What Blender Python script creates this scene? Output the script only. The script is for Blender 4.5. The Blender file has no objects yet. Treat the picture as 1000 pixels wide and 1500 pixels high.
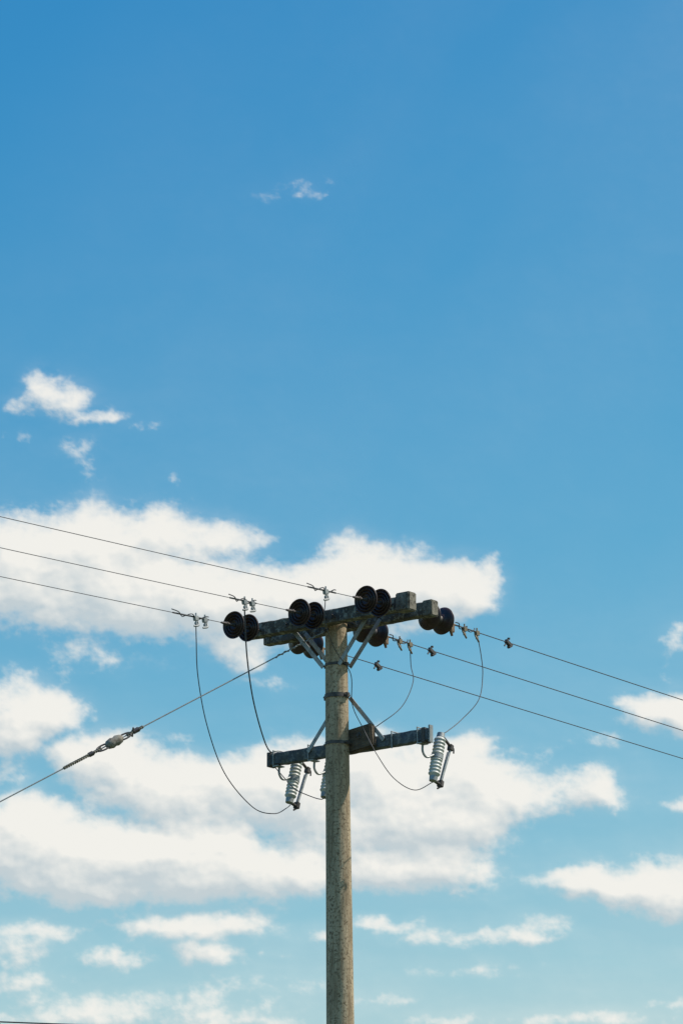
import bpy, bmesh, math, random
import numpy as np
from mathutils import Vector, Matrix
random.seed(7)
scene = bpy.context.scene
scene.view_settings.view_transform = 'Standard'
scene.view_settings.look = 'None'
scene.view_settings.exposure = 0

# ------------------------------------------------------------ materials
def new_mat(name):
    m = bpy.data.materials.new(name); m.use_nodes = True
    nt = m.node_tree
    return m, nt, nt.nodes['Principled BSDF']

def noise_mat(name, c1, c2, scale=8, rough=0.8, metal=0.0, bump=0.3, stretch=(1,1,1), c3=None, speck=60, bdist=0.01, pos=(0.35,0.65), c4=None):
    m, nt, b = new_mat(name)
    N = nt.nodes; L = nt.links
    tc = N.new('ShaderNodeTexCoord'); mp = N.new('ShaderNodeMapping')
    mp.inputs['Scale'].default_value = stretch
    L.new(tc.outputs['Object'], mp.inputs['Vector'])
    n = N.new('ShaderNodeTexNoise'); n.inputs['Scale'].default_value = scale; n.inputs['Detail'].default_value = 8
    n.inputs['Roughness'].default_value = 0.65
    L.new(mp.outputs[0], n.inputs['Vector'])
    r = N.new('ShaderNodeValToRGB')
    r.color_ramp.elements[0].position = pos[0]; r.color_ramp.elements[0].color = (*c1, 1)
    r.color_ramp.elements[1].position = pos[1]; r.color_ramp.elements[1].color = (*c2, 1)
    L.new(n.outputs['Fac'], r.inputs[0])
    col = r.outputs[0]
    def layer(col, c, sc, lo, hi, vec):
        n2 = N.new('ShaderNodeTexNoise'); n2.inputs['Scale'].default_value = sc; n2.inputs['Detail'].default_value = 5
        n2.inputs['Roughness'].default_value = 0.65
        L.new(vec, n2.inputs['Vector'])
        r2 = N.new('ShaderNodeValToRGB')
        r2.color_ramp.elements[0].position = lo; r2.color_ramp.elements[0].color = (0,0,0,1)
        r2.color_ramp.elements[1].position = hi; r2.color_ramp.elements[1].color = (1,1,1,1)
        L.new(n2.outputs['Fac'], r2.inputs[0])
        mx = N.new('ShaderNodeMix'); mx.data_type = 'RGBA'
        L.new(r2.outputs[0], mx.inputs[0]); L.new(col, mx.inputs[6]); mx.inputs[7].default_value = (*c, 1)
        return mx.outputs[2]
    if c3: col = layer(col, c3, speck, 0.50, 0.62, tc.outputs['Object'])
    if c4:
        m2 = N.new('ShaderNodeMapping'); m2.inputs['Scale'].default_value=(1,1,0.10)
        L.new(tc.outputs['Object'], m2.inputs['Vector'])
        col = layer(col, c4, 16, 0.46, 0.66, m2.outputs[0])
    L.new(col, b.inputs['Base Color'])
    b.inputs['Roughness'].default_value = rough
    b.inputs['Metallic'].default_value = metal
    if bump:
        n3 = N.new('ShaderNodeTexNoise'); n3.inputs['Scale'].default_value = scale*4; n3.inputs['Detail'].default_value = 6
        L.new(mp.outputs[0], n3.inputs['Vector'])
        bp = N.new('ShaderNodeBump'); bp.inputs['Strength'].default_value = bump; bp.inputs['Distance'].default_value = bdist
        L.new(n3.outputs['Fac'], bp.inputs['Height']); L.new(bp.outputs[0], b.inputs['Normal'])
    return m

M_conc = noise_mat('weathered_concrete', (0.38,0.285,0.18), (0.54,0.43,0.29), 5, 0.95, 0, 0.7, (1,1,0.25), (0.17,0.12,0.07), 40, 0.010, (0.3,0.7), (0.25,0.18,0.11))
M_wood = noise_mat('weathered_hardwood', (0.055,0.046,0.038), (0.15,0.13,0.10), 7, 0.9, 0, 0.7, (1,1,1), (0.32,0.30,0.235), 16, 0.015)
M_wood2 = noise_mat('grey_hardwood', (0.13,0.115,0.088), (0.29,0.26,0.205), 10, 0.9, 0, 0.6, (1,1,1), (0.08,0.07,0.055), 25, 0.012)
M_arm2 = noise_mat('painted_lower_arm', (0.05,0.06,0.07), (0.12,0.14,0.155), 6, 0.75, 0, 0.5, (1,1,1), (0.18,0.19,0.185), 20, 0.01)
M_block = noise_mat('brown_timber', (0.07,0.048,0.032), (0.16,0.115,0.075), 9, 0.9, 0, 0.6, (1,1,3), None, 20)
M_galv = noise_mat('galvanised_steel', (0.26,0.27,0.27), (0.42,0.43,0.42), 20, 0.55, 0.5, 0.15)
M_dsteel = noise_mat('dark_steel', (0.06,0.054,0.052), (0.14,0.12,0.11), 18, 0.6, 0.4, 0.2)
M_rust = noise_mat('rusty_fitting', (0.14,0.08,0.045), (0.30,0.21,0.13), 25, 0.7, 0.3, 0.3)
M_brass = noise_mat('bronze_clamp', (0.16,0.125,0.085), (0.32,0.26,0.18), 25, 0.6, 0.3, 0.2)
M_disc = noise_mat('brown_glazed_porcelain', (0.036,0.020,0.017), (0.07,0.038,0.032), 10, 0.38, 0, 0.0)
M_white = noise_mat('grey_white_porcelain', (0.50,0.49,0.44), (0.66,0.65,0.60), 14, 0.45, 0, 0.0)
M_wire = noise_mat('aged_conductor', (0.055,0.055,0.06), (0.11,0.11,0.115), 30, 0.6, 0.3, 0.0)
M_jump = noise_mat('black_jumper', (0.018,0.026,0.04), (0.04,0.048,0.06), 20, 0.55, 0, 0.0)
M_guy = noise_mat('steel_strand', (0.22,0.23,0.23), (0.36,0.37,0.36), 60, 0.6, 0.4, 0.0)
M_grip = noise_mat('stay_grip', (0.16,0.13,0.10), (0.36,0.33,0.27), 35, 0.75, 0.1, 0.3)
M_grass = noise_mat('grass', (0.04,0.06,0.02), (0.09,0.11,0.04), 0.6, 0.95, 0, 0.3, (1,1,1), (0.11,0.10,0.05), 3)

# ------------------------------------------------------------ frame of the pole
CAM_Z = 1.6
POLE_Y = 36.0
PHI = math.radians(38.5)
Z0 = 10.40     # height of upper crossarm centre line
A = Vector((math.cos(PHI), -math.sin(PHI), 0))   # along crossarm
W = Vector((math.sin(PHI), math.cos(PHI), 0))    # along the line
ZV = Vector((0,0,1))
def axis_x(z): return -0.057 + (Z0 - z)*0.0108
def P(a, w, z):
    """a along crossarm, w along the line, z relative to upper crossarm"""
    zz = Z0 + z
    return Vector((axis_x(zz), POLE_Y, zz)) + A*a + W*w

# ------------------------------------------------------------ mesh helpers
class Part:
    def __init__(s, name, mat, parent=None):
        s.name=name; s.mat=mat; s.parent=parent; s.bm=bmesh.new()
    def box(s, c, ax, half, bevel=0.006):
        x,y,z = ax
        vs=[]
        for i in (-1,1):
            for j in (-1,1):
                for k in (-1,1):
                    vs.append(s.bm.verts.new(c + x*half[0]*i + y*half[1]*j + z*half[2]*k))
        idx=[(0,1,3,2),(4,6,7,5),(0,4,5,1),(2,3,7,6),(0,2,6,4),(1,5,7,3)]
        fs=[s.bm.faces.new([vs[i] for i in f]) for f in idx]
        bmesh.ops.recalc_face_normals(s.bm, faces=fs)
        if bevel:
            es=set(e for f in fs for e in f.edges)
            bmesh.ops.bevel(s.bm, geom=list(es), offset=bevel, segments=2, affect='EDGES')
        return s
    def rings(s, rings, closed_ends=True):
        R=[[s.bm.verts.new(p) for p in ring] for ring in rings]
        n=len(R[0]); fs=[]
        for i in range(len(R)-1):
            for j in range(n):
                f=s.bm.faces.new((R[i][j],R[i][(j+1)%n],R[i+1][(j+1)%n],R[i+1][j])); f.smooth=True; fs.append(f)
        if closed_ends:
            fs.append(s.bm.faces.new(R[0][::-1])); fs.append(s.bm.faces.new(R[-1]))
        bmesh.ops.recalc_face_normals(s.bm, faces=fs)
    def tube(s, pts, r, seg=8):
        pts=[Vector(p) for p in pts]
        n=len(pts)
        rr = r if isinstance(r,(list,tuple)) else [r]*n
        t=(pts[1]-pts[0]).normalized()
        u=t.orthogonal().normalized()
        rings=[]
        for i in range(n):
            if i==0: tt=pts[1]-pts[0]
            elif i==n-1: tt=pts[-1]-pts[-2]
            else: tt=pts[i+1]-pts[i-1]
            tt=tt.normalized()
            u=(u-tt*u.dot(tt)).normalized(); v=tt.cross(u)
            rings.append([pts[i]+(u*math.cos(2*math.pi*k/seg)+v*math.sin(2*math.pi*k/seg))*rr[i] for k in range(seg)])
        s.rings(rings); return s
    def lathe(s, o, axis, prof, seg=32):
        axis=axis.normalized(); u=axis.orthogonal().normalized(); v=axis.cross(u)
        s.rings([[o+axis*t+(u*math.cos(2*math.pi*k/seg)+v*math.sin(2*math.pi*k/seg))*max(r,0.0008) for k in range(seg)] for t,r in prof])
        return s
    def done(s):
        me=bpy.data.meshes.new(s.name); s.bm.to_mesh(me); s.bm.free()
        me.materials.append(s.mat)
        me.set_sharp_from_angle(angle=math.radians(40))
        ob=bpy.data.objects.new(s.name, me); scene.collection.objects.link(ob)
        if s.parent: ob.parent=s.parent
        return ob

def empty(name):
    e=bpy.data.objects.new(name,None); e.empty_display_size=0.3; scene.collection.objects.link(e); return e

def smooth_path(pts, sub=10):
    pts=[Vector(p) for p in pts]
    q=[pts[0]*2-pts[1]]+pts+[pts[-1]*2-pts[-2]]
    out=[]
    for i in range(1,len(q)-2):
        p0,p1,p2,p3=q[i-1:i+3]
        for k in range(sub):
            t=k/sub
            out.append(0.5*((2*p1)+(p2-p0)*t+(2*p0-5*p1+4*p2-p3)*t*t+(3*p1-p0-3*p2+p3)*t**3))
    out.append(pts[-1]); return out

pole = empty('utility_pole')

# ------------------------------------------------------------ concrete shaft
p=Part('concrete_shaft', M_conc, pole)
zs=np.linspace(-0.02, Z0+0.02, 60)
def rad(z): return 0.1135+(Z0-z)*0.0066
seg=48
rings=[]
for z in zs:
    c=Vector((axis_x(z),POLE_Y,z)); r=rad(z)
    rings.append([c+Vector((math.cos(2*math.pi*k/seg),math.sin(2*math.pi*k/seg),0))*r for k in range(seg)])
c=Vector((axis_x(Z0+.03),POLE_Y,Z0+.035)); 
rings.append([c+Vector((math.cos(2*math.pi*k/seg),math.sin(2*math.pi*k/seg),0))*(rad(Z0)-0.015) for k in range(seg)])
p.rings(rings); p.done()

# ------------------------------------------------------------ arms
def rough_arm(name, mat, a0, a1, w, z, hw, hz, seedv):
    rnd=random.Random(seedv)
    p=Part(name, mat, pole)
    n=40; rings=[]
    for i in range(n+1):
        a=a0+(a1-a0)*i/n
        dz=rnd.uniform(-.003,.003); dw=rnd.uniform(-.002,.002)
        ch=0.010; ring=[]
        for sx,sz in ((1,1),(-1,1),(-1,-1),(1,-1)):
            pr=[(sx*hw, sz*(hz-ch)),(sx*(hw-ch), sz*hz)]
            if sx*sz<0: pr=pr[::-1]
            for x,y in pr: ring.append(P(a, w+x+dw+rnd.uniform(-.0015,.0015), z+y+dz+rnd.uniform(-.002,.002)))
        rings.append(ring)
    p.rings(rings)
    for f in p.bm.faces: f.smooth=False
    return p.done()
rough_arm('front_crossarm', M_wood, -1.10, 1.12, -0.17, 0.0, 0.052, 0.074, 1)
rough_arm('rear_crossarm', M_wood, -1.08, 1.14, 0.17, 0.0, 0.052, 0.074, 2)
rough_arm('lower_crossarm', M_arm2, -1.05, 1.05, 0.195, -1.31, 0.048, 0.064, 3)

AX=(A,W,ZV)
p=Part('arm_end_blocks', M_wood2, pole)
p.box(P(1.05,-0.175,0.008), AX, (0.09,0.066,0.097), 0.012)
p.box(P(1.10,0.17,0.0), AX, (0.062,0.060,0.084), 0.010)
p.done()
p=Part('timber_packer', M_block, pole)
p.box(P(0.24,0.10,-1.26), ((A+ZV*0.12).normalized(),W,(ZV-A*0.12).normalized()), (0.16,0.040,0.125), 0.014)
p.done()
p=Part('packer_bolt', M_dsteel, pole)
p.lathe(P(0.24,0.062,-1.23), -W, [(0,0.034),(0.006,0.034),(0.006,0.016),(0.03,0.016),(0.03,0.0)], 12)
p.done()
p=Part('lower_arm_end_plates', M_dsteel, pole)
for a in (-1.04,1.0):
    p.box(P(a,0.195,-1.31), AX, (0.022,0.056,0.077), 0.004)
p.done()
p=Part('lower_arm_end_clamps', M_galv, pole)
p.box(P(1.062,0.19,-1.30), AX, (0.010,0.03,0.09), 0.003)
for a in (0.93,-0.97,-0.5,0.6):
    p.tube([P(a,0.14,-1.31-0.09),P(a,0.137,-1.22)],0.007,8)
    p.tube([P(a,0.137,-1.225),P(a,0.26,-1.225)],0.007,8)
p.done()

# through bolts & washers
p=Part('crossarm_bolts', M_dsteel, pole)
for a in (-0.98,-0.47,0.15,0.47,0.84):
    p.tube([P(a,-0.26,0.0),P(a,0.26,0.0)],0.010,8)
    for w,sg in ((-0.224,-1),(0.224,1)):
        p.box(P(a,w,0),AX,(0.028,0.003,0.028),0.001)
        p.lathe(P(a,w+sg*0.004,0), W*sg, [(0,0.017),(0.014,0.017),(0.014,0)],6)
for a in (-0.13,0.13):
    p.tube([P(a,-0.24,-0.03),P(a,0.24,-0.03)],0.010,8)
p.done()

# pole bands
def band(name, z, h, t, mat, tilt=0.0):
    p=Part(name, mat, pole)
    zz=Z0+z; c=Vector((axis_x(zz),POLE_Y,zz)); r=rad(zz)
    s=40; ro=[]
    prof=[(r-0.004,-h),(r+t,-h),(r+t,h),(r-0.004,h)]
    for rr,dz in prof:
        ro.append([c+Vector((math.cos(2*math.pi*k/s)*rr,math.sin(2*math.pi*k/s)*rr,dz+tilt*math.cos(2*math.pi*k/s)*rr)) for k in range(s)])
    p.rings(ro,False)
    for sg in (-1,1):
        q=c+A*sg*(r+t+0.012)
        p.box(q,AX,(0.018,0.022,h*1.15),0.003)
        p.tube([q-W*0.045,q+W*0.045],0.008,8)
    p.done()
band('brace_band', -0.47, 0.014, 0.005, M_dsteel)
band('upper_band', -0.80, 0.022, 0.008, M_dsteel, 0.02)
band('lower_band', -1.30, 0.016, 0.006, M_dsteel)

def flat_brace(part, p0, p1, wdir, half=0.024, th=0.005):
    d=(p1-p0); L=d.length; d.normalize()
    n=(wdir-d*wdir.dot(d)).normalized(); b=d.cross(n)
    part.box((p0+p1)/2,(d,n,b),(L/2,th,half),0.002)
p=Part('crossarm_braces', M_galv, pole)
for w in (-1,1):
    for sg in (-1,1):
        flat_brace(p, P(sg*0.105,w*0.09,-0.49), P(sg*0.50,w*0.105,-0.03), W)
p.done()
p=Part('lower_arm_braces', M_galv, pole)
for sg in (-1,1):
    flat_brace(p, P(sg*0.07,0.13,-0.80), P(sg*0.50,0.135,-1.30), W, 0.022)
p.done()

# ------------------------------------------------------------ strain insulators
PH=[0.905, 0.035, -0.836]
def line_z(w):
    return 0.055*w if w<0 else -0.0135*w
def disc(part, cap, o, d):
    R=0.146
    prof=[(-0.045,0.0),(-0.045,0.045),(-0.035,0.060),(-0.02,0.075),(-0.012,0.100),(0.0,0.128),(0.012,R-0.003),(0.020,R),(0.028,R-0.004),
          (0.022,R-0.016),(0.010,R-0.022),(0.026,R-0.030),(0.032,R-0.036),(0.024,R-0.044),(0.006,R-0.052),(0.024,R-0.062),(0.030,R-0.068),(0.022,R-0.076),(0.006,R-0.084),
          (0.020,R-0.092),(0.026,R-0.100),(0.020,0.038),(0.014,0.030),(0.014,0.0)]
    part.lathe(o,d,prof,40)
    cap.lathe(o,d,[(-0.105,0.0),(-0.105,0.020),(-0.095,0.034),(-0.055,0.046),(-0.040,0.048),(-0.040,0.0)],20)
    cap.lathe(o,d,[(0.012,0.0),(0.012,0.018),(0.05,0.013),(0.12,0.013),(0.125,0.022),(0.14,0.022),(0.14,0)],12)
idx=1
for side in (-1,1):
    for a in PH:
        pr=Part('strain_insulator_%d'%idx, M_disc, pole)
        cp=Part('insulator_caps_%d'%idx, M_dsteel, pole)
        zz=lambda w: line_z(side*w)
        q0=P(a,side*0.20,zz(0.2)); q1=P(a,side*0.80,zz(0.8)); d=(q1-q0).normalized()
        jit=random.uniform(-.01,.01)
        disc(pr,cp,P(a,side*(0.405+jit),zz(0.405)),d)
        disc(pr,cp,P(a,side*(0.635+jit),zz(0.635)),d)
        cp.tube([q0-d*0.02,P(a,side*0.32,zz(0.32))],0.013,8)
        pr.done(); cp.done()
        cl=Part('dead_end_clamp_%d'%idx, M_rust if side>0 else M_dsteel, pole)
        cl.tube([P(a,side*0.74,zz(.74)),P(a,side*0.80,zz(.8)),P(a,side*0.86,zz(.86))],[0.016,0.018,0.010],8)
        if side>0:
            cl.box(P(a,side*0.80,zz(.8)-0.045),AX,(0.018,0.03,0.045),0.006)
            cl.tube([P(a,side*0.78,zz(.8)-0.07),P(a,side*0.80,zz(.8)-0.13)],[0.02,0.012],8)
        cl.done()
        idx+=1

# ------------------------------------------------------------ conductors
def wz(side,t):
    s0=0.055 if side<0 else 0.0135
    return -s0*t+s0*t*t/110.0
def conductor(a, side, r):
    root=empty('power_line')
    p=Part('conductor', M_wire, root)
    ts=[0.80+ (i/59.0)**1.6*70 for i in range(60)]
    p.tube([P(a,side*t, wz(side,t)) for t in ts],r,8)
    p.done()
    return root
LN={}
for i,a in enumerate(PH): LN[(i,-1)]=conductor(a,-1,0.0036)
for i,a in enumerate(PH): LN[(i,1)]=conductor(a,1,0.0052)

def tap_clamp(i, side, t, n=0):
    a=PH[i]; root=LN[(i,side)]
    p=Part('tap_clamp_%d'%n, M_brass if side>0 else M_galv, root)
    z=wz(side,t)
    p.box(P(a,side*t,z-0.012),((W+ZV*0.2).normalized(),A,(ZV-W*0.2).normalized()),(0.032,0.018,0.026),0.006)
    p.tube([P(a,side*t,z+0.045),P(a,side*t,z-0.06)],0.008,8)
    p.lathe(P(a,side*t,z-0.055),-ZV,[(0,0.016),(0.02,0.016),(0.02,0.0)],6)
    p.tube(smooth_path([P(a,side*(t-0.03),z-0.04),P(a+.02,side*(t-0.02),z-0.085),P(a,side*(t+.03),z-0.10)],5),0.010,8)
    p.done()
def pigtail(i, side, t0, t1, n=0):
    a=PH[i]; root=LN[(i,side)]
    p=Part('tie_tail_%d'%n, M_wire, root)
    pts=[]
    for k in range(9):
        u=k/8; t=t0+(t1-t0)*u
        pts.append(P(a+0.02*math.sin(k*2.1), side*t, wz(side,t)+0.022*math.sin(k*1.9)+(0.03 if k in (0,8) else 0)))
    p.tube(smooth_path(pts,5),0.0055,6)
    p.tube([P(a,side*t0,wz(side,t0)),P(a,side*t1,wz(side,t1))],0.0085,8)
    p.done()
def spacer(i, side, t, n=0):
    a=PH[i]; root=LN[(i,side)]
    p=Part('bolted_clamp_%d'%n, M_dsteel, root)
    z=wz(side,t)
    p.box(P(a,side*t,z-0.008),((W-ZV*0.5).normalized(),A,(ZV+W*0.5).normalized()),(0.05,0.02,0.022),0.006)
    p.box(P(a,side*(t+.03),z-0.035),((W+ZV*0.6).normalized(),A,(ZV-W*0.6).normalized()),(0.036,0.018,0.014),0.004)
    p.tube([P(a,side*(t-.07),z-0.05),P(a,side*(t+.01),z+.045)],0.008,8)
    p.lathe(P(a,side*(t+.01),z+.035),ZV,[(0,0.016),(0.018,0.016),(0.018,0)],6)
    p.done()
pigtail(0,-1,1.14,1.58,1); tap_clamp(0,-1,1.30,1)
pigtail(1,-1,1.34,1.75,1); tap_clamp(1,-1,1.52,1); tap_clamp(1,-1,1.40,2)
pigtail(2,-1,1.06,1.62,1); tap_clamp(2,-1,1.26,1); tap_clamp(2,-1,1.12,2)
tap_clamp(0,1,1.02,1); tap_clamp(0,1,1.24,2); spacer(0,1,1.80,1)
tap_clamp(1,1,1.04,2); tap_clamp(1,1,1.22,1); spacer(1,1,1.60,1)
spacer(2,1,1.78,1)
pigtail(0,1,0.86,1.22,3); pigtail(1,1,0.86,1.20,3)

# ------------------------------------------------------------ jumpers
def jumper(n, pts, r=0.0058, mat=None):
    p=Part('jumper_cable_%d'%n, mat or M_jump, pole)
    p.tube(smooth_path([P(*q) for q in pts],10), r, 8); p.done()
jumper(1,[(-.836,-1.26,-.08),(-.84,-1.25,-.30),(-.86,-1.2,-.68),(-.91,-1.0,-1.15),(-.93,-.7,-1.60),(-.89,-.3,-1.90),(-.85,0,-1.93),(-.84,.2,-1.84),(-.905,.36,-1.76)],0.0052)
jumper(2,[(.035,-1.52,-.09),(.02,-1.50,-.25),(-.12,-1.3,-.60),(-.38,-.9,-.92),(-.755,-.3,-1.15),(-1.0,.12,-1.23),(-1.02,.30,-1.20),(-.91,.50,-1.24)],0.0072)
jumper(3,[(.905,-1.30,-.08),(.88,-1.28,-.20),(.81,-1.2,-.35),(.54,-.7,-.51),(.50,-.4,-.70),(.36,-.2,-.97),(.345,0,-1.19),(.51,.0,-1.47),(.61,.15,-1.71),(.76,.3,-1.83),(.96,.36,-1.76)],0.0045)
jumper(4,[(.035,1.22,-.03),(.035,1.23,-.25),(.12,1.15,-.46),(.16,.9,-.77),(.10,.6,-1.0),(-.15,.5,-1.15),(-.436,.49,-1.24)],0.0046)
jumper(5,[(.905,1.24,-.03),(.93,1.27,-.26),(.96,1.25,-.49),(1.01,1.1,-.785),(.97,.85,-1.03),(.98,.6,-1.19),(.98,.5,-1.24)],0.0048,M_wire)
jumper(6,[(-.91,.10,-1.42),(-.87,.13,-1.48),(-.74,.2,-1.645),(-.626,.25,-1.716),(-.457,.3,-1.78),(-.41,.34,-1.72)],0.0048)

# ------------------------------------------------------------ drop-out fuses
def fuse(n,a):
    top=P(a,0.47,-1.265); bot=P(a,0.33,-1.735); d=(bot-top).normalized(); L=(bot-top).length
    side=(W-d*W.dot(d)).normalized()
    p=Part('fuse_insulator_%d'%n, M_white, pole)
    prof=[(0.02,0.0),(0.02,0.036)]
    k=11
    for i in range(k):
        t=0.035+i*(L-0.07)/k; h=(L-0.07)/k
        prof+=[(t,0.052),(t+h*0.25,0.059),(t+h*0.5,0.062),(t+h*0.65,0.059),(t+h*0.8,0.052)]
    prof+=[(L-0.02,0.036),(L-0.02,0.0)]
    p.lathe(top,d,prof,28); p.done()
    m=Part('fuse_hardware_%d'%n, M_dsteel, pole)
    g=Part('fuse_caps_%d'%n, M_galv, pole)
    g.lathe(top,d,[(-0.025,0.0),(-0.025,0.040),(0.022,0.044),(0.022,0.0)],20)
    g.lathe(bot,d,[(-0.022,0.0),(-0.022,0.044),(0.025,0.040),(0.025,0.0)],20)
    tt=top+side*0.185+d*0.075; tb=bot+side*0.125+d*0.01
    m.box(top+side*0.085+d*0.01,((side+d*0.3).normalized(),A,(d-side*0.3).normalized()),(0.10,0.016,0.009),0.003)
    m.box(tt-d*0.025,(side,A,d),(0.026,0.026,0.034),0.006)
    m.tube(smooth_path([tt-d*0.05,tt-d*0.04+side*0.05,tt+side*0.065+d*0.01],5),0.008,8)
    m.box(bot+side*0.06+d*0.012,(side,A,d),(0.075,0.02,0.010),0.003)
    m.box(tb-d*0.01,(side,A,d),(0.024,0.03,0.036),0.006)
    m.tube([tb+d*0.02,tb-side*0.035+d*0.06],[0.015,0.009],8)
    g.tube([tt,tb-d*0.02],0.014,12)
    g.tube([tt-A*0.03+d*0.02,tb-A*0.02-d*0.02],0.005,6)
    mid=(top+bot)/2
    g.lathe(mid-d*0.022,d,[(0,0.050),(0,0.064),(0.044,0.064),(0.044,0.050)],20)
    g.tube(smooth_path([P(a-0.03,0.20,-1.39),P(a-0.03,0.20,-1.47),P(a-0.02,0.25,-1.52),mid-side*0.055],6),0.012,8)
    g.box(P(a-0.03,0.195,-1.388),AX,(0.035,0.058,0.006),0.002)
    m.done(); g.done()
fuse(1,0.98); fuse(2,-0.91); fuse(3,-0.436)

# ------------------------------------------------------------ guy wire
guy=empty('guy_wire')
G0=Vector((-0.13,36.0-0.07,Z0-0.10)); gdir=Vector((-1,-0.5,-0.66))
Gs=lambda s: G0+gdir*s - Vector((0,0,0.012*math.sin(min(s/15.5,1)*math.pi)))
end=(G0.z)/0.66
p=Part('strand', M_guy, guy)
p.tube([Gs(end*i/40) for i in range(41)],0.0066,8); p.done()
p=Part('preformed_grips', M_grip, guy)
gu=gdir.normalized(); gn=gu.orthogonal().normalized(); gb=gu.cross(gn)
def helix(s0,s1,r,turns,ph,rt):
    pts=[]; n=int(turns*10)
    for k in range(n+1):
        u=k/n; s=s0+(s1-s0)*u; an=ph+u*turns*2*math.pi
        pts.append(Gs(s)+gn*math.cos(an)*r+gb*math.sin(an)*r)
    p.tube(pts,rt,6)
for ph in (0,2.1,4.2):
    helix(1.86,2.02,0.012,3,ph,0.0065)
    helix(2.26,2.62,0.012,6,ph,0.0065)
helix(0.12,0.55,0.010,7,0,0.005)
p.done()
p=Part('stay_insulator', M_grip, guy)
p.lathe(Gs(2.06),gu,[(0,0.0),(0.0,0.022),(0.02,0.042),(0.07,0.055),(0.10,0.046),(0.13,0.055),(0.18,0.043),(0.20,0.022),(0.20,0.0)],20); p.done()
p=Part('stay_shackles', M_dsteel, guy)
for s0,s1 in ((1.98,2.10),(2.18,2.30)):
    loop=[]
    for k in range(17):
        an=2*math.pi*k/16; c=Gs((s0+s1)/2)
        loop.append(c+gu*math.cos(an)*0.085+gn*math.sin(an)*0.040)
    p.tube(loop,0.009,8)
p.box(Gs(1.93)+gb*0.0,(gu,gn,gb),(0.04,0.024,0.018),0.005)
p.tube([Gs(1.95)+gb*0.05,Gs(1.97)-gb*0.05],0.009,8)
p.box(Gs(2.36),(gu,gn,gb),(0.03,0.022,0.018),0.005)
p.done()
p=Part('pole_eye', M_dsteel, guy)
p.tube([G0-gu*0.06,G0+gu*0.06],0.016,8); p.done()

# ------------------------------------------------------------ low cable grazing the bottom of the view
oc=empty('overhead_cable')
p=Part('cable', M_wire, oc)
pts=[]
for i in range(41):
    x=-33+i*1.6
    pts.append(Vector((x,30,5.464-0.037*(x+2.87)+0.0006*(x+2.87)**2)))
p.tube(pts,0.006,8); p.done()

# ------------------------------------------------------------ ground
me=bpy.data.meshes.new('ground'); s=6000; n=24
bm=bmesh.new(); bmesh.ops.create_grid(bm,x_segments=n,y_segments=n,size=s); bm.to_mesh(me); bm.free()
me.materials.append(M_grass)
g=bpy.data.objects.new('ground',me); scene.collection.objects.link(g)

# ------------------------------------------------------------ clouds (far shell in the sky)
def grad_noise(x,y,seed):
    rng=np.random.RandomState(seed)
    g=rng.rand(256,256)*2*np.pi; gx=np.cos(g); gy=np.sin(g)
    xi=np.floor(x).astype(np.int64); yi=np.floor(y).astype(np.int64)
    xf=x-xi; yf=y-yi
    u=xf**3*(xf*(xf*6-15)+10); v=yf**3*(yf*(yf*6-15)+10)
    def dot(i,j):
        a=(xi+i)&255; b=(yi+j)&255
        return gx[b,a]*(xf-i)+gy[b,a]*(yf-j)
    n0=dot(0,0)*(1-u)+dot(1,0)*u; n1=dot(0,1)*(1-u)+dot(1,1)*u
    return (n0*(1-v)+n1*v)*1.5
def fbm(x,y,wl,octs,gain,seed,billow=False):
    s=0; a=1; t=0
    for i in range(octs):
        n=grad_noise(x/wl+13.7*i,y/wl+7.3*i,seed+i)
        if billow: n=1-2.4*np.abs(n)-0.35
        s=s+a*n; t+=a; a*=gain; wl*=0.5
    return s/t
NU,NV=640,900
STEP=1.9           # chart unit 1 = 0.011 degree
us=(np.arange(NU)-(NU-1)/2)*STEP; vs=(np.arange(NV)-(NV-1)/2)*STEP
U,V=np.meshgrid(us,vs)       # V positive downwards in the chart
X=U+500; Y=V+750
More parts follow.
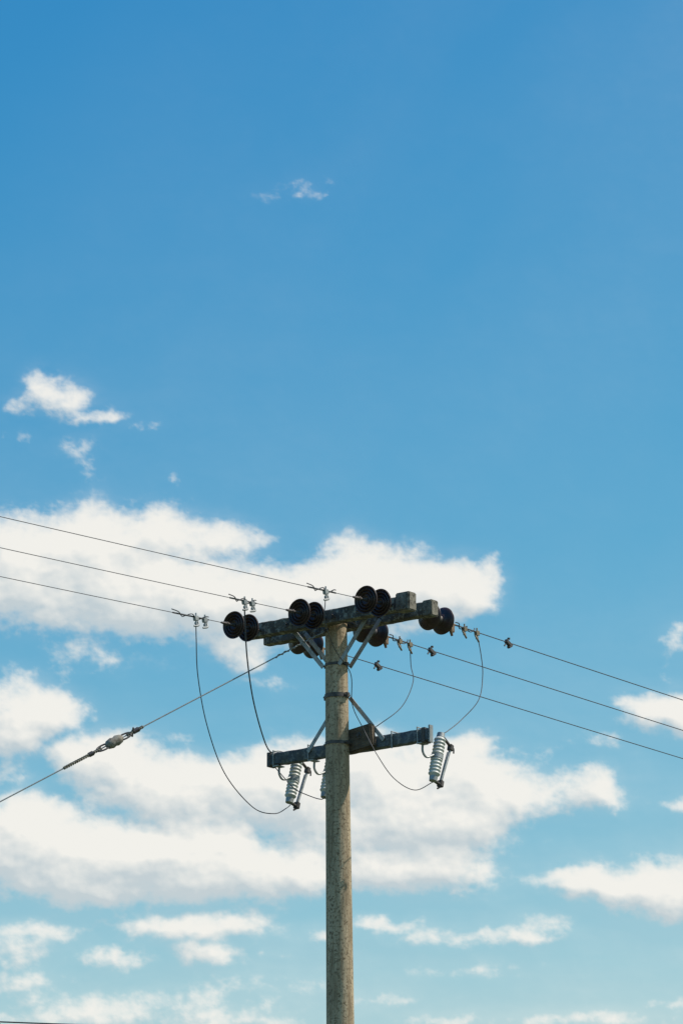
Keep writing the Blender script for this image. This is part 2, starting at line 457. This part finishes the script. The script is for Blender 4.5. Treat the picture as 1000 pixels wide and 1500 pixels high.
# cumulus patches: centre, half-width, half-height, strength
B=[(75,578,46,28,.80),(38,603,30,18,.62),(110,588,35,18,.64),(150,607,42,13,.66),(60,558,30,16,.5),(215,622,45,10,.3),
(40,645,20,14,.38),(95,655,34,16,.34),(118,685,20,24,.28),(2,640,14,14,.36),(264,696,14,13,.36),(445,286,34,16,.29),(405,288,36,12,.20),(470,272,16,9,.24),
(165,738,16,14,.3),(190,742,12,18,.35),
(50,805,90,55,1.1),(150,795,90,52,1.1),(235,785,60,42,1.1),(315,788,65,26,.8),(370,790,44,14,.6),(100,860,130,62,1.15),(215,865,120,62,1.2),(20,850,70,60,1.0),
(300,880,100,55,1.2),(380,875,90,45,1.15),(450,862,80,42,1.05),(530,836,66,42,1.05),(585,833,55,38,.95),(640,862,60,38,.95),(690,862,48,40,.88),(714,836,26,24,.7),(700,885,34,22,.72),
(560,880,110,40,1.1),(430,905,90,40,1.0),(350,935,50,30,.85),(370,962,34,22,.6),(150,905,110,26,.8),(400,1000,40,14,.35),
(110,968,65,34,.40),(158,963,24,14,.4),(265,1080,26,14,.36),(30,985,40,16,.3),
(30,1042,70,42,1.05),(88,1045,50,32,.98),(15,1078,60,28,.9),(5,1130,26,30,.45),
(970,1042,60,28,.95),(925,1032,34,17,.8),(1010,1050,40,34,.95),(978,965,18,30,.45),(995,940,20,26,.45),(1000,1172,30,14,.62),(880,1080,34,16,.35),
(150,1112,62,38,1.1),(105,1105,36,26,1.0),(195,1140,70,40,1.1),(265,1160,80,46,1.15),(335,1150,85,44,1.15),(390,1165,75,48,1.15),(440,1150,70,56,1.15),(460,1195,60,48,1.1),(400,1110,50,26,.8),
(300,1195,80,28,.80),(225,1185,50,22,.65),(560,1140,95,52,1.15),(640,1150,95,56,1.15),(705,1150,80,48,1.1),(560,1205,95,58,1.15),(640,1215,95,56,1.15),(700,1205,70,40,1.0),
(745,1165,58,34,.95),(790,1145,34,22,.6),(845,1162,55,30,.9),(872,1143,34,28,.85),(885,1168,30,20,.75),(805,1188,32,13,.5),(520,1110,60,34,1.0),(680,1105,50,24,.8),(800,1100,60,14,.3),
(45,1203,80,34,1.1),(20,1245,75,56,1.2),(95,1243,90,54,1.25),(160,1262,95,50,1.25),(210,1255,85,50,1.25),(135,1302,85,26,1.05),(265,1242,66,42,1.15),(330,1238,52,36,1.15),
(345,1272,90,42,1.25),(430,1280,66,36,1.15),(280,1295,100,28,1.05),(385,1308,44,18,.85),(50,1290,90,24,.8),(600,1278,95,30,1.1),(660,1270,62,30,1.05),(540,1268,50,30,1.0),(480,1250,60,26,.6),
(880,1297,56,26,.98),(940,1300,62,34,1.1),(995,1305,46,42,1.1),(830,1286,46,16,.8),(972,1335,40,14,.7),(780,1290,30,10,.3),(960,1262,60,18,.4),
(265,1356,110,17,.86),(345,1352,36,16,.85),(160,1402,54,20,.72),(300,1398,55,17,.82),(60,1366,80,14,.5),(15,1398,50,24,.62),(20,1438,90,16,.55),(565,1354,52,13,.72),(470,1368,30,10,.5),
(730,1370,95,14,.66),(795,1352,40,12,.55),(620,1374,30,9,.42),(210,1478,210,26,.55),(90,1492,140,20,.6),(860,1494,110,13,.66),(660,1496,70,10,.5),(990,1470,34,10,.5),(575,1467,70,10,.4),
(400,1440,130,18,.34),(380,1400,40,8,.3),(700,1420,200,14,.24),(330,1500,150,14,.5)]
F=np.zeros_like(X)
wx=fbm(X,Y,80,5,.58,100)*30; wy=fbm(X,Y,80,5,.58,200)*20
Xw=X+wx; Yw=Y+wy
for cx,cy,rx,ry,st in B:
    m=(np.abs(X-cx)<rx*2.2+50)&(np.abs(Y-cy)<ry*2.2+40)
    r2=((Xw[m]-cx)/rx)**2+((Yw[m]-cy)/ry)**2
    f=st*np.exp(-0.85*r2**1.15)
    F[m]=(F[m]**3+f**3)**(1/3)
n1=fbm(X*0.72,Y*1.15,64,7,.60,11)
n2=fbm(X*0.85,Y*1.1,40,6,.60,41,True)
n3=fbm(X*0.8,Y*1.2,14,5,.68,71)
D=F*1.0+0.50*n1+0.20*n2+0.18*n3
lo=0.20; hi=1.12
al=np.clip((D-lo)/(hi-lo),0,1); al=1-(1-al)**1.7; al=al*al*(3-2*al)
al*=np.clip(F/0.24,0,1)**1.2
def blur(a,k):
    for ax in (0,1):
        c=np.cumsum(np.concatenate([np.repeat(np.take(a,[0],ax),k+1,ax),a,np.repeat(np.take(a,[-1],ax),k,ax)],ax),ax)
        n=a.shape[ax]
        a=(np.take(c,range(2*k+1,2*k+1+n),ax)-np.take(c,range(0,n),ax))/(2*k+1)
    return a
halo=blur(blur(al,9),9)
wisp=np.clip(0.5+1.3*fbm(X*0.6,Y*1.5,60,6,.62,505),0,1)
al=al+(1-al)*halo*0.42*wisp
# thin high haze: clearest towards the upper left
Xr=X*0.8+Y*0.6; Yr=X*0.6-Y*0.8
haze=fbm(Xr*1.2,Yr*0.6,420,5,.5,301)
veil=np.clip(0.40+haze*0.55,0,1)*0.085*np.clip(((X-80)*0.8+(Y)*0.9)/520,0.05,1)
low=np.clip((Y-850)/650,0,1)
veil=veil+0.13*low*np.clip(0.6+fbm(X*0.3,Y*1.3,90,5,.55,611),0,1)
al=1-(1-al*0.965)*(1-veil)
def shift(a,dx,dy): return np.roll(np.roll(a,dy,0),dx,1)
Dm=np.clip(D,0,1.5)
b1=blur(Dm,2); b2=blur(Dm,8); b3=blur(F,10)
# painted sunlight from upper right, by thickness: lit crowns, greyer bases
rel=(b1-shift(b1,-3,4))*0.8+(b2-shift(b2,-7,12))*1.0+(b3-shift(b3,-6,22))*0.4
light=np.clip(0.76+rel*0.55+0.12*n3-0.12*np.clip(b3-0.9,0,1)+0.18*n1,0,1)
R=4200.0
th=math.radians(15.5); k=math.radians(0.011)
fw=np.array([0,math.cos(th),math.sin(th)]); up=np.array([0,-math.sin(th),math.cos(th)]); rt=np.array([1.0,0,0])
D3=fw[None,None,:]+rt[None,None,:]*(U*k)[...,None]-up[None,None,:]*(V*k)[...,None]
D3/=np.linalg.norm(D3,axis=2,keepdims=True)
co=(D3*R).reshape(-1,3)+np.array([0,0,CAM_Z])
bd=np.minimum(np.minimum(U-us[0],us[-1]-U),np.minimum(V-vs[0],vs[-1]-V))
al=al*np.clip(bd/60,0,1)
idxs=np.arange(NU*NV).reshape(NV,NU)
q=np.stack([idxs[:-1,:-1],idxs[1:,:-1],idxs[1:,1:],idxs[:-1,1:]],-1).reshape(-1,4)
me=bpy.data.meshes.new('clouds')
me.vertices.add(len(co)); me.vertices.foreach_set('co',co.astype(np.float32).ravel())
me.loops.add(q.size); me.loops.foreach_set('vertex_index',q.ravel().astype(np.int32))
me.polygons.add(len(q)); me.polygons.foreach_set('loop_start',(np.arange(len(q))*4).astype(np.int32))
me.update(calc_edges=True)
for nm,arr in (('cloud_cover',al),('cloud_painted_light',light)):
    at=me.attributes.new(nm,'FLOAT','POINT'); at.data.foreach_set('value',arr.ravel().astype(np.float32))
cm=bpy.data.materials.new('cloud_vapour'); cm.use_nodes=True
nt=cm.node_tree; nt.nodes.clear(); N=nt.nodes; L=nt.links
out=N.new('ShaderNodeOutputMaterial'); mix=N.new('ShaderNodeMixShader'); tr=N.new('ShaderNodeBsdfTransparent'); em=N.new('ShaderNodeEmission')
ad=N.new('ShaderNodeAttribute'); ad.attribute_name='cloud_cover'
ar=N.new('ShaderNodeAttribute'); ar.attribute_name='cloud_painted_light'
rp=N.new('ShaderNodeValToRGB')
rp.color_ramp.elements[0].position=0.45; rp.color_ramp.elements[0].color=(0.56,0.63,0.66,1)
rp.color_ramp.elements[1].position=0.90; rp.color_ramp.elements[1].color=(0.91,0.89,0.835,1)
L.new(ar.outputs['Fac'],rp.inputs[0]); L.new(rp.outputs[0],em.inputs['Color']); em.inputs['Strength'].default_value=1.0  # emission stands in for sunlight; ramp colours carry the lit and shaded tones
L.new(ad.outputs['Fac'],mix.inputs[0]); L.new(tr.outputs[0],mix.inputs[1]); L.new(em.outputs[0],mix.inputs[2]); L.new(mix.outputs[0],out.inputs['Surface'])
me.materials.append(cm)
ob=bpy.data.objects.new('clouds',me); scene.collection.objects.link(ob)

# ------------------------------------------------------------ world + sun
SUN_EL=math.radians(52); SUN_AZ=math.radians(88)
w=bpy.data.worlds.new('World'); scene.world=w; w.use_nodes=True
nt=w.node_tree; N=nt.nodes; L=nt.links
bg=N['Background']
sky=N.new('ShaderNodeTexSky'); sky.sky_type='NISHITA'; sky.sun_disc=False
sky.sun_elevation=SUN_EL; sky.sun_rotation=SUN_AZ
sky.air_density=1.0; sky.dust_density=0.6; sky.ozone_density=1.5
# colour grade of the clear air towards the photograph's softer cyan-blue
sep=N.new('ShaderNodeSeparateColor'); com=N.new('ShaderNodeCombineColor')
L.new(sky.outputs[0],sep.inputs[0])
for i,(kk,gg,mxv) in enumerate(((9.4,2.85,.60),(1.66,1.27,.80),(0.91,.54,.86))):
    m0=N.new('ShaderNodeMath'); m0.operation='MULTIPLY'; m0.inputs[1].default_value=0.1
    m1=N.new('ShaderNodeMath'); m1.operation='POWER'; m1.inputs[1].default_value=gg
    m2=N.new('ShaderNodeMath'); m2.operation='MULTIPLY'; m2.inputs[1].default_value=kk
    m3=N.new('ShaderNodeMath'); m3.operation='MINIMUM'; m3.inputs[1].default_value=mxv
    m4=N.new('ShaderNodeMath'); m4.operation='MULTIPLY'; m4.inputs[1].default_value=10.0
    L.new(sep.outputs[i],m0.inputs[0]); L.new(m0.outputs[0],m1.inputs[0]); L.new(m1.outputs[0],m2.inputs[0]); L.new(m2.outputs[0],m3.inputs[0]); L.new(m3.outputs[0],m4.inputs[0]); L.new(m4.outputs[0],com.inputs[i])
L.new(com.outputs[0],bg.inputs['Color'])
bg.inputs['Strength'].default_value=0.10
sd=bpy.data.lights.new('sun','SUN'); sd.energy=4.0; sd.angle=math.radians(0.5); sd.color=(1.0,0.93,0.82)
so=bpy.data.objects.new('sun',sd); scene.collection.objects.link(so)
sv=Vector((math.sin(SUN_AZ)*math.cos(SUN_EL),math.cos(SUN_AZ)*math.cos(SUN_EL),math.sin(SUN_EL)))
so.rotation_euler=sv.to_track_quat('Z','Y').to_euler(); so.location=sv*60

# ------------------------------------------------------------ camera
cd=bpy.data.cameras.new('camera'); cd.lens=125; cd.sensor_fit='VERTICAL'; cd.sensor_height=36; cd.clip_end=20000; cd.clip_start=0.1
cam=bpy.data.objects.new('camera',cd); scene.collection.objects.link(cam)
cam.location=(0,0,CAM_Z); cam.rotation_euler=(math.radians(90+15.5),0,0)
scene.camera=cam
